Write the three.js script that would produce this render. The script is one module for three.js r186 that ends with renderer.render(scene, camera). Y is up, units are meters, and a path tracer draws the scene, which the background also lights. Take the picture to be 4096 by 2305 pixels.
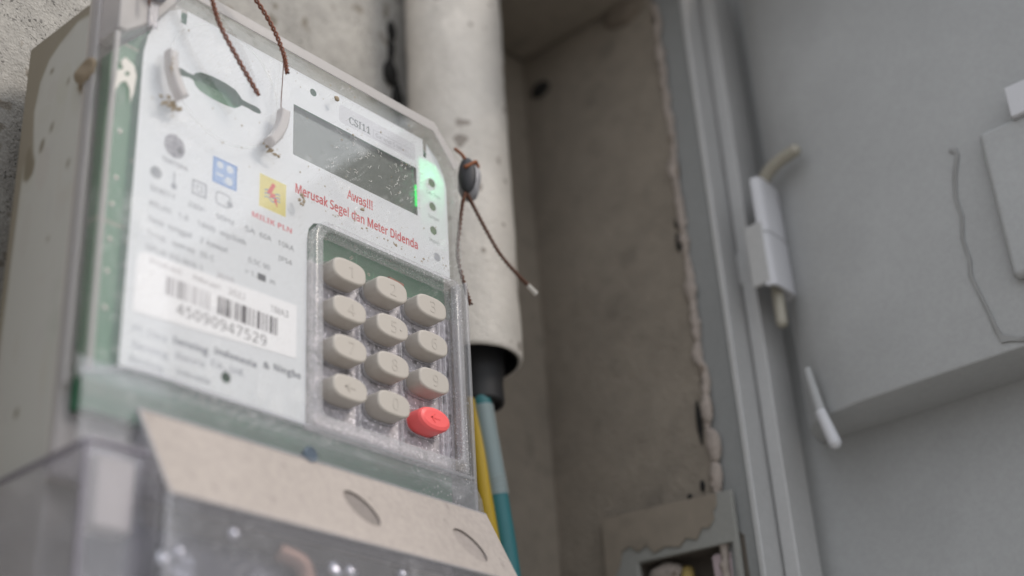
import * as THREE from 'three';
import { RoundedBoxGeometry } from 'three/addons/geometries/RoundedBoxGeometry.js';
import { mergeGeometries, mergeVertices, toCreasedNormals } from 'three/addons/utils/BufferGeometryUtils.js';
import { FontLoader } from 'three/addons/loaders/FontLoader.js';
import { TextGeometry } from 'three/addons/geometries/TextGeometry.js';

// ---------------------------------------------------------------- camera, sky, sun, exposure
// All shapes below are written in millimetres: x right, y up, z out of the meter's face, (0,0,0) = lower left corner of its
// printed plate, which hangs LIFT metres above the ground.
const MM = 0.001, LIFT = 1.5;
const scene = new THREE.Scene();
const camera = new THREE.PerspectiveCamera(22.819, 16 / 9, 0.02, 200);
camera.position.set(-176.055 * MM, -144.918 * MM + LIFT, 268.122 * MM);
camera.rotation.set(27.35 * Math.PI / 180, -50.4214 * Math.PI / 180, -3.7291 * Math.PI / 180, 'YXZ');
camera.focus = 0.428;
camera.userData.fStop = 5.2;

const renderer = new THREE.WebGLRenderer({ antialias: true });
renderer.toneMapping = THREE.LinearToneMapping;
renderer.toneMappingExposure = 1.13;
renderer.shadowMap.enabled = true;
renderer.shadowMap.type = THREE.PCFSoftShadowMap;

const SKYW = 128, SKYH = 64, skyData = new Float32Array(SKYW * SKYH * 4);
for (let j = 0; j < SKYH; j++) for (let i = 0; i < SKYW; i++) {
  const el = ((j + 0.5) / SKYH - 0.5) * Math.PI, k = (j * SKYW + i) * 4;
  const up = Math.sin(el), L = up > 0 ? 0.88 + 0.5 * up : 0.46;             // overcast, brighter towards the zenith; pale paving below
  skyData[k] = L * (up > 0 ? 0.95 : 1.0); skyData[k + 1] = L * (up > 0 ? 0.985 : 0.97); skyData[k + 2] = L * (up > 0 ? 1.05 : 0.93); skyData[k + 3] = 1;
}
const sky = new THREE.DataTexture(skyData, SKYW, SKYH, THREE.RGBAFormat, THREE.FloatType);
sky.mapping = THREE.EquirectangularReflectionMapping; sky.magFilter = THREE.LinearFilter; sky.minFilter = THREE.LinearFilter; sky.needsUpdate = true;
scene.background = sky; scene.environment = sky;

const sun = new THREE.DirectionalLight(0xfff4e6, 1.5);
sun.position.set(0.36, LIFT + 0.72, 0.9); sun.target.position.set(0.06, LIFT + 0.06, 0);
sun.castShadow = true; sun.shadow.radius = 36; sun.shadow.mapSize.set(2048, 2048);
Object.assign(sun.shadow.camera, { left: -0.6, right: 0.6, top: 0.6, bottom: -0.6, near: 0.05, far: 4 });
sun.name = 'sun'; scene.add(sun, sun.target);

// ---------------------------------------------------------------- helpers
let seed = 20240611;
const rnd = () => { seed = (seed * 1664525 + 1013904223) >>> 0; return seed / 4294967296; };
const used = {};
const numbered = (n) => { used[n] = (used[n] ?? -1) + 1; return used[n] ? `${n}_${String(used[n]).padStart(3, '0')}` : n; };
const V2 = (x, y) => new THREE.Vector2(x, y), V3 = (x, y, z) => new THREE.Vector3(x, y, z);

function hash(x, y, s) { let h = (x * 374761393 + y * 668265263 + s * 1274126177) | 0; h = Math.imul(h ^ (h >>> 13), 1274126177); return ((h ^ (h >>> 16)) >>> 0) / 4294967296; }
function vnoise(x, y, period, s) {                                   // tileable value noise
  const xi = Math.floor(x), yi = Math.floor(y), fx = x - xi, fy = y - yi, u = fx * fx * (3 - 2 * fx), v = fy * fy * (3 - 2 * fy);
  const w = (a) => ((a % period) + period) % period;
  const a = hash(w(xi), w(yi), s), b = hash(w(xi + 1), w(yi), s), c = hash(w(xi), w(yi + 1), s), d = hash(w(xi + 1), w(yi + 1), s);
  return a + (b - a) * u + (c - a) * v + (a - b - c + d) * u * v;
}
function fbm(u, v, f, oct, s) { let t = 0, a = 0.5, n = 0; for (let o = 0; o < oct; o++) { t += a * vnoise(u * f, v * f, f, s + o * 17); n += a; a *= 0.5; f *= 2; } return t / n; }
const sm = (a, b, x) => { const t = Math.min(1, Math.max(0, (x - a) / (b - a))); return t * t * (3 - 2 * t); };
function dataTex(n, fn, srgb) {
  const d = new Uint8Array(n * n * 4);
  for (let j = 0; j < n; j++) for (let i = 0; i < n; i++) { const c = fn(i / n, j / n), k = (j * n + i) * 4; for (let q = 0; q < 3; q++) d[k + q] = Math.max(0, Math.min(255, 255 * (c.length ? c[q] : c))); d[k + 3] = 255; }
  const t = new THREE.DataTexture(d, n, n, THREE.RGBAFormat, THREE.UnsignedByteType);
  t.wrapS = t.wrapT = THREE.RepeatWrapping; t.magFilter = THREE.LinearFilter; t.minFilter = THREE.LinearMipmapLinearFilter; t.generateMipmaps = true;
  if (srgb) t.colorSpace = THREE.SRGBColorSpace; t.needsUpdate = true; return t;
}
function canvasTex(w, h, draw, srgb = true) {
  const c = document.createElement('canvas'); c.width = w; c.height = h; draw(c.getContext('2d'), w, h);
  const t = new THREE.CanvasTexture(c); if (srgb) t.colorSpace = THREE.SRGBColorSpace; t.anisotropy = 8; return t;
}
const UVMM = 100;                                                     // one texture repeat per 100 mm
function boxUV(g) {
  const p = g.attributes.position, n = g.attributes.normal, uv = new Float32Array(p.count * 2);
  for (let i = 0; i < p.count; i++) {
    const x = p.getX(i), y = p.getY(i), z = p.getZ(i), ax = Math.abs(n.getX(i)), ay = Math.abs(n.getY(i)), az = Math.abs(n.getZ(i));
    const [u, v] = ax > ay && ax > az ? [z, y] : ay > az ? [x, z] : [x, y];
    uv[2 * i] = u / UVMM; uv[2 * i + 1] = v / UVMM;
  }
  g.setAttribute('uv', new THREE.BufferAttribute(uv, 2)); return g;
}
function clean(g, keepUV) {
  g = g.index ? g.toNonIndexed() : g; g.clearGroups?.();
  for (const k of Object.keys(g.attributes)) if (!['position', 'normal', 'uv'].includes(k)) g.deleteAttribute(k);
  if (!g.attributes.normal) g.computeVertexNormals();
  if (!keepUV) boxUV(g); return g;
}
function thing(name, label, category, base, group) {
  const o = new THREE.Group(); o.name = numbered(name); o.userData = { label, category }; if (group) o.userData.group = group;
  o.userData.base = base; o.position.set(base[0] * MM, base[1] * MM + LIFT, base[2] * MM); scene.add(o); return o;
}
function obj(name, geos, material, parent, { keepUV = false, label, at } = {}) {     // one named mesh, shapes in world millimetres
  const list = (Array.isArray(geos) ? geos : [geos]).map((g) => clean(g, keepUV));
  const g = list.length > 1 ? mergeGeometries(list) : list[0];
  let b = [0, 0, 0], p = parent; while (p && p !== scene) { const q = p.userData.base ?? [0, 0, 0]; b = q; if (p.userData.base) break; p = p.parent; }
  if (!parent) { g.computeBoundingBox(); const c = at ?? g.boundingBox.getCenter(V3()).toArray(); b = c; }
  g.translate(-b[0], -b[1], -b[2]); g.scale(MM, MM, MM);
  const m = new THREE.Mesh(g, material); m.castShadow = m.receiveShadow = true;
  if (parent) { m.name = name; parent.add(m); } else { m.name = numbered(name); m.position.set(b[0] * MM, b[1] * MM + LIFT, b[2] * MM); scene.add(m); }
  if (label) m.userData.label = label;
  return m;
}
function struct(name, geos, material, label) { const m = obj(name, geos, material, null); m.userData.kind = 'structure'; if (label) m.userData.label = label; return m; }
const bx = (x0, x1, y0, y1, z0, z1, r = 0, seg = 2) => {
  const g = r ? new RoundedBoxGeometry(x1 - x0, y1 - y0, z1 - z0, seg, r) : new THREE.BoxGeometry(x1 - x0, y1 - y0, z1 - z0);
  return g.translate((x0 + x1) / 2, (y0 + y1) / 2, (z0 + z1) / 2);
};
const cyl = (a, b, r0, r1 = r0, seg = 24, open = false) => {
  const A = V3(...a), B = V3(...b), d = B.clone().sub(A), g = new THREE.CylinderGeometry(r1, r0, d.length(), seg, 1, open);
  g.applyQuaternion(new THREE.Quaternion().setFromUnitVectors(V3(0, 1, 0), d.clone().normalize())); return g.translate(...A.add(B).multiplyScalar(0.5).toArray());
};
const tube = (pts, r, n = 40, seg = 10) => new THREE.TubeGeometry(new THREE.CatmullRomCurve3(pts.map((p) => V3(...p))), n, r, seg);
function poly(pts, holes = []) { const s = new THREE.Shape(pts.map((p) => V2(...p))); for (const h of holes) s.holes.push(new THREE.Path(h.map((p) => V2(...p)))); return s; }
function extr(shape, z0, z1, bevel = 0, seg = 2, curve = 12) {
  return new THREE.ExtrudeGeometry(shape, { depth: z1 - z0 - 2 * bevel, bevelEnabled: bevel > 0, bevelSize: bevel, bevelThickness: bevel, bevelOffset: -bevel, bevelSegments: seg, curveSegments: curve }).translate(0, 0, z0 + bevel);
}
function extrX(profile, x0, x1, bevel = 0) {                           // profile in (z, y), run along x
  const g = extr(poly(profile), 0, x1 - x0, bevel); g.applyMatrix4(new THREE.Matrix4().makeBasis(V3(0, 0, 1), V3(0, 1, 0), V3(-1, 0, 0))); return g.translate(x1, 0, 0);
}
const circ = (cx, cy, r, n = 28, ry = r) => Array.from({ length: n }, (_, i) => [cx + r * Math.cos(i / n * 2 * Math.PI), cy + ry * Math.sin(i / n * 2 * Math.PI)]);
function rrect(x0, x1, y0, y1, r, n = 6) {                             // r: one radius or [bl, br, tr, tl]
  const R = Array.isArray(r) ? r : [r, r, r, r], out = [];
  [[x0 + R[0], y0 + R[0], Math.PI], [x1 - R[1], y0 + R[1], 1.5 * Math.PI], [x1 - R[2], y1 - R[2], 0], [x0 + R[3], y1 - R[3], 0.5 * Math.PI]].forEach(([cx, cy, a], k) => {
    for (let i = 0; i <= n; i++) { const t = a + i / n * Math.PI / 2; out.push([cx + R[k] * Math.cos(t), cy + R[k] * Math.sin(t)]); }
  });
  return out;
}
function twisted(pts, r, turns, n = 160) {                             // two strands wound round each other along a curve
  const c = new THREE.CatmullRomCurve3(pts.map((p) => V3(...p))), f = c.computeFrenetFrames(n), out = [];
  for (const ph of [0, Math.PI]) {
    const q = [];
    for (let i = 0; i <= n; i++) { const t = i / n, a = ph + turns * 2 * Math.PI * t, p = c.getPoint(t); q.push(p.addScaledVector(f.normals[i], Math.cos(a) * r * 0.6).addScaledVector(f.binormals[i], Math.sin(a) * r * 0.6)); }
    out.push(new THREE.TubeGeometry(new THREE.CatmullRomCurve3(q), n * 2, r * 0.5, 6));
  }
  return out;
}
function rough(g, amp, f, s) {                                         // real unevenness: vertices moved along their normals
  g.deleteAttribute('uv'); g.deleteAttribute('normal'); g = mergeVertices(g, 1e-3); g.computeVertexNormals(); const p = g.attributes.position, n = g.attributes.normal;
  for (let i = 0; i < p.count; i++) {
    const x = p.getX(i), y = p.getY(i), z = p.getZ(i), d = amp * (fbm((x + z * 0.7 + 500) / 200, (y + z * 0.37 + 500) / 200, f, 4, s) - 0.5) * 2;
    p.setXYZ(i, x + n.getX(i) * d, y + n.getY(i) * d, z + n.getZ(i) * d);
  }
  g.computeVertexNormals(); return g;
}

// ---------------------------------------------------------------- textures
const plasterTex = dataTex(1024, (u, v) => {
  const big = fbm(u, v, 4, 4, 3), mid = fbm(u, v, 24, 3, 9), fine = fbm(u, v, 160, 2, 21), streak = fbm(u * 0.999, v, 16, 2, 33);
  let k = 0.63 + 0.08 * (big - 0.5) + 0.07 * (mid - 0.5) + 0.1 * (fine - 0.5) + 0.05 * (streak - 0.5);
  const pit = sm(0.72, 0.82, fbm(u, v, 110, 2, 57)) * sm(0.4, 0.6, fbm(u, v, 10, 2, 61)); k *= 1 - 0.35 * pit;
  const soil = sm(0.7, 0.8, fbm(u, v, 14, 3, 77)) * 0.6; k *= 1 - 0.35 * soil;
  return [k * 1.0, k * (0.99 - 0.05 * soil), k * (0.972 - 0.12 * soil)];
}, true);
const plasterBump = dataTex(1024, (u, v) => 0.5 + 0.5 * (fbm(u, v, 40, 4, 9) - 0.5) + 0.3 * (fbm(u, v, 200, 1, 21) - 0.5) - 0.35 * sm(0.7, 0.8, fbm(u, v, 90, 2, 57)) * sm(0.4, 0.6, fbm(u, v, 10, 2, 61)));
const mudTex = dataTex(512, (u, v) => {
  const a = fbm(u, v, 3, 4, 103), b = fbm(u, v, 20, 4, 109), spot = sm(0.7, 0.85, fbm(u, v, 9, 3, 131));
  const k = 0.5 + 0.07 * (a - 0.5) + 0.05 * (b - 0.5) - 0.04 * spot; return [k * 1.0, k * 0.94, k * 0.86];
}, true);
// dust on clear plastic: white lets light through, dark is an opaque speck or fibre
const dustTex = dataTex(1024, (u, v) => {
  const veil = 0.985 - 0.03 * fbm(u, v, 6, 4, 203), s = sm(0.74, 0.9, fbm(u, v, 230, 2, 211)) * sm(0.45, 0.7, fbm(u, v, 7, 3, 223)), grain = sm(0.8, 0.92, vnoise(u * 420, v * 420, 420, 231));
  const smear = sm(0.66, 0.8, fbm(u, v, 16, 4, 227)) * 0.06; return veil - 0.5 * s - 0.1 * grain - smear;
});
const heavyDustTex = dataTex(1024, (u, v) => {
  const veil = 0.9 - 0.12 * fbm(u, v, 8, 4, 303), s = sm(0.66, 0.86, fbm(u, v, 210, 2, 311)) * sm(0.35, 0.65, fbm(u, v, 14, 3, 323)); return veil - 0.45 * s;
});
const mottleTex = dataTex(1024, (u, v) => {                            // grey film of settled dirt between the keys
  const a = fbm(u, v, 10, 4, 403), b = fbm(u, v, 90, 3, 409), dark = sm(0.56, 0.74, fbm(u, v, 34, 4, 421)), lightSpeck = sm(0.7, 0.8, fbm(u, v, 170, 2, 431));
  const k = 0.66 + 0.14 * (a - 0.5) + 0.22 * (b - 0.5) - 0.2 * dark + 0.25 * lightSpeck; return [k * 1.0, k * 0.985, k * 1.0];
}, true);
const dustyTopTex = dataTex(512, (u, v) => {
  const a = fbm(u, v, 5, 4, 503), b = fbm(u, v, 90, 3, 509), spot = sm(0.76, 0.86, fbm(u, v, 34, 3, 521)); const k = 0.7 + 0.05 * (a - 0.5) + 0.07 * (b - 0.5) - 0.06 * spot; return [k, k * 0.962, k * 0.93];
}, true);
const paintTex = dataTex(512, (u, v) => { const k = 0.62 + 0.05 * (fbm(u, v, 4, 4, 603) - 0.5) + 0.03 * (fbm(u, v, 90, 2, 609) - 0.5); return [k * 0.99, k, k * 1.0]; }, true);
const pipeTex = dataTex(1024, (u, v) => {
  const a = fbm(u, v, 5, 4, 703), b = fbm(u, v, 40, 4, 709), spot = sm(0.8, 0.86, fbm(u, v, 15, 2, 717)), pale = sm(0.6, 0.75, fbm(u, v, 8, 3, 723));
  const k = 0.78 + 0.1 * (a - 0.5) + 0.05 * (b - 0.5) - 0.22 * spot + 0.03 * pale; return [k, k * (0.97 - 0.03 * spot), k * (0.93 - 0.05 * spot)];
}, true);
const pcbTex = canvasTex(1024, 1024, (c, w, h) => {
  c.fillStyle = '#236a48'; c.fillRect(0, 0, w, h); const s = w / 100;
  c.strokeStyle = '#3a7d5c'; c.lineWidth = 5; for (let i = 0; i < 60; i++) { let x = rnd() * w, y = rnd() * h; c.beginPath(); c.moveTo(x, y); for (let k = 0; k < 3; k++) { if (rnd() < 0.5) x += (rnd() - 0.5) * 220; else y += (rnd() - 0.5) * 220; c.lineTo(x, y); } c.stroke(); }
  for (let i = 0; i < 90; i++) { const x = rnd() * w, y = rnd() * h; c.fillStyle = '#a8a692'; c.beginPath(); c.arc(x, y, 0.55 * s, 0, 7); c.fill(); c.fillStyle = '#1d3a2c'; c.beginPath(); c.arc(x, y, 0.25 * s, 0, 7); c.fill(); }
});
// the case: pale grey plastic with brown dirt that has run down from its top and back edges (1 px = 0.2 mm, u,v = 200 mm)
const caseTex = canvasTex(1000, 1000, (c, w, h) => {
  const X = (z) => (z + 100) * 5, Y = (y) => h - (y + 60) * 5;
  c.fillStyle = 'rgb(196,195,189)'; c.fillRect(0, 0, w, h);
  for (let i = 0; i < 500; i++) { c.fillStyle = `rgba(${120 + rnd() * 40},${110 + rnd() * 35},${90 + rnd() * 30},${0.02 + 0.03 * rnd()})`; c.beginPath(); c.ellipse(rnd() * w, rnd() * h, 3 + 18 * rnd(), 6 + 40 * rnd(), 0, 0, 7); c.fill(); }
  const blob = (pts, col) => { c.fillStyle = col; c.beginPath(); pts.forEach(([z, y], i) => (i ? c.lineTo(X(z), Y(y)) : c.moveTo(X(z), Y(y)))); c.closePath(); c.fill(); };
  c.filter = 'blur(2px)';
  blob([[-60, 130], [20, 130], [20, 107], [-4, 108.5], [-10, 106], [-18, 107], [-26, 104], [-31, 101], [-34.5, 95], [-36, 86], [-35.2, 79], [-34, 72], [-32.6, 68], [-33, 64.5], [-35.5, 63], [-37.8, 64.5], [-38.2, 71], [-38.6, 60], [-39, 40], [-39.6, 10], [-40, -60], [-60, -60]], 'rgba(118,107,86,0.62)');
  blob([[-35, 72], [-33, 68], [-33.4, 65], [-35.5, 63.6], [-37.4, 65], [-37.6, 72], [-36.4, 75]], 'rgba(108,97,78,0.4)');
  blob([[-14, 87], [-9, 87.6], [-4, 86], [-3, 82], [-8, 80], [-13, 80.4], [-15, 83]], 'rgba(120,98,70,0.75)');
  for (const [z, y, a, b] of [[-20, 88, 0.5, 1.2], [-26, 76, 0.7, 1.6], [-16, 60, 0.6, 1.4], [-29, 96, 0.9, 0.8], [-22, 40, 0.5, 0.7], [-12, 5, 0.7, 1.1], [-28, -6, 0.9, 1.3], [-30, 72, 1.0, 2.2]]) { c.fillStyle = 'rgba(92,80,62,0.6)'; c.beginPath(); c.ellipse(X(z), Y(y), a * 5, b * 5, 0.2, 0, 7); c.fill(); }
});
caseTex.wrapS = caseTex.wrapT = THREE.RepeatWrapping; caseTex.repeat.set(0.5, 0.5); caseTex.offset.set(0.5, 0.3);

// ---------------------------------------------------------------- materials
const P = (o) => new THREE.MeshPhysicalMaterial(o), C = (r, g, b) => new THREE.Color().setRGB(r, g, b);
const rep = (t, x, y = x) => { const q = t.clone(); q.repeat.set(x, y); q.needsUpdate = true; return q; };
const M = {
  plaster: P({ map: plasterTex, bumpMap: plasterBump, bumpScale: 0.0007, roughness: 0.95, color: C(1.02, 1.0, 0.97), name: 'plaster' }),
  mud: P({ map: mudTex, roughness: 0.96, bumpMap: plasterBump, bumpScale: 0.0006, color: C(0.97, 0.955, 0.935), name: 'mud render' }),
  mudDark: P({ map: mudTex, roughness: 0.97, color: C(0.62, 0.58, 0.55), name: 'dark mud' }),
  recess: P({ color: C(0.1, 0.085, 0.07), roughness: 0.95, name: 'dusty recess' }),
  mortar: P({ map: plasterTex, roughness: 0.96, color: C(0.82, 0.72, 0.66), name: 'mortar' }),
  hole: P({ color: C(0.012, 0.011, 0.01), roughness: 1, name: 'hole_shade' }),  // near-black tone stands in for the shade inside holes and gaps
  caseP: P({ map: caseTex, roughness: 0.55, name: 'pale case plastic' }),
  rim: P({ color: C(0.58, 0.54, 0.49), roughness: 0.5, name: 'case rim plastic' }),
  clear: P({ color: C(0.96, 0.96, 0.955), transmission: 1, transmissionMap: dustTex, roughness: 0.06, thickness: 0, ior: 1.5, name: 'clear cover' }),
  haze: P({ color: C(0.82, 0.81, 0.83), transmission: 0.94, transmissionMap: rep(heavyDustTex, 1.4), roughness: 0.16, thickness: 0, ior: 1.5, name: 'dusty clear plastic' }),
  frost: P({ color: C(0.74, 0.72, 0.72), transmission: 0.7, roughness: 0.5, thickness: 0, ior: 1.5, name: 'frosted plastic' }),
  edge: P({ color: C(0.86, 0.86, 0.88), transmission: 0.82, roughness: 0.18, thickness: 0, ior: 1.5, name: 'cover edge plastic' }),
  smoke: P({ color: C(0.86, 0.855, 0.88), transmission: 0.945, transmissionMap: dustTex, roughness: 0.1, thickness: 0, ior: 1.5, name: 'terminal cover plastic' }),
  smokeEdge: P({ color: C(0.33, 0.31, 0.36), transmission: 0.4, roughness: 0.3, thickness: 0, ior: 1.5, name: 'terminal cover edge' }),
  dusty: P({ map: dustyTopTex, roughness: 0.9, color: C(0.87, 0.84, 0.83), name: 'dust covered plastic' }),
  pcb: P({ map: pcbTex, roughness: 0.45, name: 'green circuit board' }),
  lcd: P({ color: C(0.1, 0.115, 0.095), roughness: 0.06, ior: 2.2, name: 'display glass' }),
  key: P({ color: C(0.46, 0.425, 0.385), roughness: 0.62, name: 'beige rubber' }),
  keyMark: P({ color: C(0.435, 0.402, 0.364), roughness: 0.65, name: 'key mark' }),
  red: P({ color: C(0.93, 0.14, 0.14), roughness: 0.42, name: 'red rubber' }),
  redMark: P({ color: C(0.86, 0.11, 0.11), roughness: 0.45, name: 'red key mark' }),
  panel: P({ map: mottleTex, roughness: 0.45, color: C(1.25, 1.23, 1.26), name: 'dirty keypad plastic' }),
  wire: P({ color: C(0.12, 0.05, 0.03), roughness: 0.6, metalness: 0.25, name: 'rusty wire' }),
  wireRed: P({ color: C(0.2, 0.075, 0.045), roughness: 0.6, metalness: 0.25, name: 'reddish wire' }),
  wireTip: P({ color: C(0.6, 0.57, 0.53), roughness: 0.4, metalness: 0.2, name: 'bright wire end' }),
  lead: P({ color: C(0.34, 0.34, 0.365), roughness: 0.6, metalness: 0.35, name: 'lead' }),
  pipe: P({ map: pipeTex, roughness: 0.5, bumpMap: plasterBump, bumpScale: 0.0005, name: 'painted conduit' }),
  black: P({ color: C(0.022, 0.022, 0.024), roughness: 0.55, name: 'black sheath' }),
  teal: P({ color: C(0.035, 0.175, 0.195), roughness: 0.5, name: 'teal insulation' }),
  yellow: P({ color: C(0.5, 0.33, 0.02), roughness: 0.5, name: 'yellow insulation' }),
  tape: P({ color: C(0.78, 0.83, 0.83), transmission: 0.72, roughness: 0.45, thickness: 0, name: 'clear tape' }),
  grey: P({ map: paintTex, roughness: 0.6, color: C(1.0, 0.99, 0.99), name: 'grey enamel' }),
  greyLit: P({ map: paintTex, roughness: 0.42, color: C(1.18, 1.15, 1.14), name: 'grey enamel lit copy' }),  // lighter copy of the grey: light on front faces put into the colour
  greyShaded: P({ map: paintTex, roughness: 0.65, color: C(0.62, 0.62, 0.61), name: 'grey enamel shaded copy' }),  // darker copy of the grey: shade on side faces put into the colour
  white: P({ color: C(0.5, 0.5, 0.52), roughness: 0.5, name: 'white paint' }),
  pin: P({ color: C(0.33, 0.31, 0.26), roughness: 0.6, metalness: 0.3, name: 'dull steel' }),
  steel: P({ color: C(0.7, 0.71, 0.74), roughness: 0.2, metalness: 1, name: 'bright steel' }),
  block: P({ color: C(0.085, 0.09, 0.11), roughness: 0.5, name: 'dark terminal plastic' }),
  dirt: P({ color: C(0.3, 0.245, 0.175), roughness: 0.97, name: 'dried mud' }),
  paper: P({ color: C(0.66, 0.64, 0.6), roughness: 0.9, name: 'torn paper' }),
  scrapPink: P({ color: C(0.42, 0.34, 0.35), roughness: 0.9, name: 'pinkish paper' }),
  scrapYellow: P({ color: C(0.3, 0.22, 0.07), roughness: 0.8, name: 'ochre plastic' }),
  scrapPurple: P({ color: C(0.1, 0.02, 0.05), roughness: 0.8, name: 'dark red plastic' }),
  screwBlue: P({ color: C(0.09, 0.12, 0.16), roughness: 0.4, metalness: 0.5, name: 'dark screw' }),
  lamp: P({ color: C(0.05, 0.4, 0.1), emissive: C(0.02, 1, 0.16), emissiveIntensity: 0.9, roughness: 0.4, name: 'lit green indicator' }),
};

// ---------------------------------------------------------------- the niche in the wall
const ZW = -58;
function sheetXY(x0, x1, y0, y1, z, n, amp, s) { const g = new THREE.PlaneGeometry(x1 - x0, y1 - y0, n, n).translate((x0 + x1) / 2, (y0 + y1) / 2, z); return amp ? rough(g, amp, 6, s) : g; }
struct('wall', [bx(-420, 235, -420, 420, ZW - 40, ZW - 3), sheetXY(-420, 236, -420, 420, ZW, 120, 1.2, 5)], M.plaster, 'grey plaster back wall of the meter niche, pitted and spotted');
{ // right-hand reveal of the niche, a rendered face running out towards the cabinet frame, with a ragged front edge
  const side = (y0, y1, z0, z1, ny, nz) => {
    const g = rough(new THREE.PlaneGeometry(z1 - z0, y1 - y0, nz, ny).rotateY(-Math.PI / 2).translate(235, (y0 + y1) / 2, (z0 + z1) / 2), 0.1, 6, 8), p = g.attributes.position;
    for (let i = 0; i < p.count; i++) { const y = p.getY(i), z = p.getZ(i), e = sm(-10, 14, z); p.setZ(i, z + e * 3 * (fbm((y + 500) / 200, 0.3, 10, 4, 88) - 0.5) * 2); p.setX(i, p.getX(i) - 0.8 * (fbm((y + 500) / 200, (z + 100) / 200, 8, 4, 90) - 0.5) * 2); }
    g.computeVertexNormals(); return g;
  };
  struct('niche_side', [side(2, 420, ZW, 15, 100, 24), side(-420, 2, ZW, -24, 100, 12), bx(238.5, 270, 4, 420, ZW, 13), bx(238.5, 270, -420, 3.9, ZW, -25)], M.mud, 'brown rendered side of the niche to the right of the conduit');
}
struct('niche_back', rough(bx(172, 236.5, -420, 420, ZW - 1, ZW + 1.2, 0.8, 2), 0.3, 6, 12), M.mud, 'brown rendered strip of the back wall between conduit and niche side');
struct('niche_ceiling_added_hood', [rough(bx(192, 234.5, 238, 300, ZW + 1, 13, 3, 3), 0.5, 8, 15), bx(185, 244, 256, 262, 13.5, 150), bx(205, 234, 252, 258, -20, 20)], M.mud, 'brown rendered ceiling edge of the niche at the top, with an added unseen hood that darkens it');  // flat slabs are an unseen hood added to darken the niche
{ // a lump of mortar under the ceiling
  const g = rough(new THREE.IcosahedronGeometry(1, 4).scale(5, 7, 11).translate(236, 236, 0), 1.6, 20, 19);
  const m = obj('mortar_lump', g, M.mudDark, null); m.userData = { label: 'dark lump of mortar in the upper corner beside the cabinet frame', category: 'mortar' };
}
{ // ragged joint of mortar along the front edge of the side wall
  const t = thing('mortar_joint', 'ragged line of pinkish mortar between brown niche side and grey steel frame', 'mortar', [235, -60, 14]);
  const pts = []; for (let y = -120; y <= 236; y += 9) pts.push([235 + 1.2 * (rnd() - 0.5), y, 15.2 + 1.6 * (rnd() - 0.5)]);
  const g = rough(tube(pts, 1.5, 420, 12), 1.0, 50, 29); obj('joint', rough(g, 0.8, 110, 30), M.mortar, t);
  const lumps = []; for (const [y, z, r] of [[150, 14, 2.2], [128, 15, 1.6], [96, 15.4, 2.4], [70, 14.2, 1.8], [48, 15.8, 2.6], [34, 16.5, 3.0], [22, 16, 2.6]]) lumps.push(rough(new THREE.IcosahedronGeometry(r, 2).scale(0.7, 2.2, 1).translate(234.4, y, z), 0.7, 60, 31));
  obj('lump', lumps, M.mortar, t);
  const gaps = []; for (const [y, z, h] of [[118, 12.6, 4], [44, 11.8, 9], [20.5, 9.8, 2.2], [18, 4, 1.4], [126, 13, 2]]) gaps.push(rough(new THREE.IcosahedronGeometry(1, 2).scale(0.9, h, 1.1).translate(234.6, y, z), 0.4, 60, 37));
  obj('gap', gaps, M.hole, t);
}
{ // broken holes in the render behind the conduit, lumps with the holes' darkness in their colour
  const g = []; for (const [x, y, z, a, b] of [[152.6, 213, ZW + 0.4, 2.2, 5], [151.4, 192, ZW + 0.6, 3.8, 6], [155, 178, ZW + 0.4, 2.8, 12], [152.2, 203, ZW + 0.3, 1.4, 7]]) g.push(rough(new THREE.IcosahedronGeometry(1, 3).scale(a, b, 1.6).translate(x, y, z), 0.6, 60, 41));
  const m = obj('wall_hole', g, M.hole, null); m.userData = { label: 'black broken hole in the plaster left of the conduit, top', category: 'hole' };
  const k = obj('wall_hole', rough(new THREE.IcosahedronGeometry(1, 3).scale(1.6, 4, 5).translate(234.6, 220, -48), 0.6, 60, 43), M.hole, null); k.userData = { label: 'small black hole in the dark corner right of the conduit', category: 'hole' };
}

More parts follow.
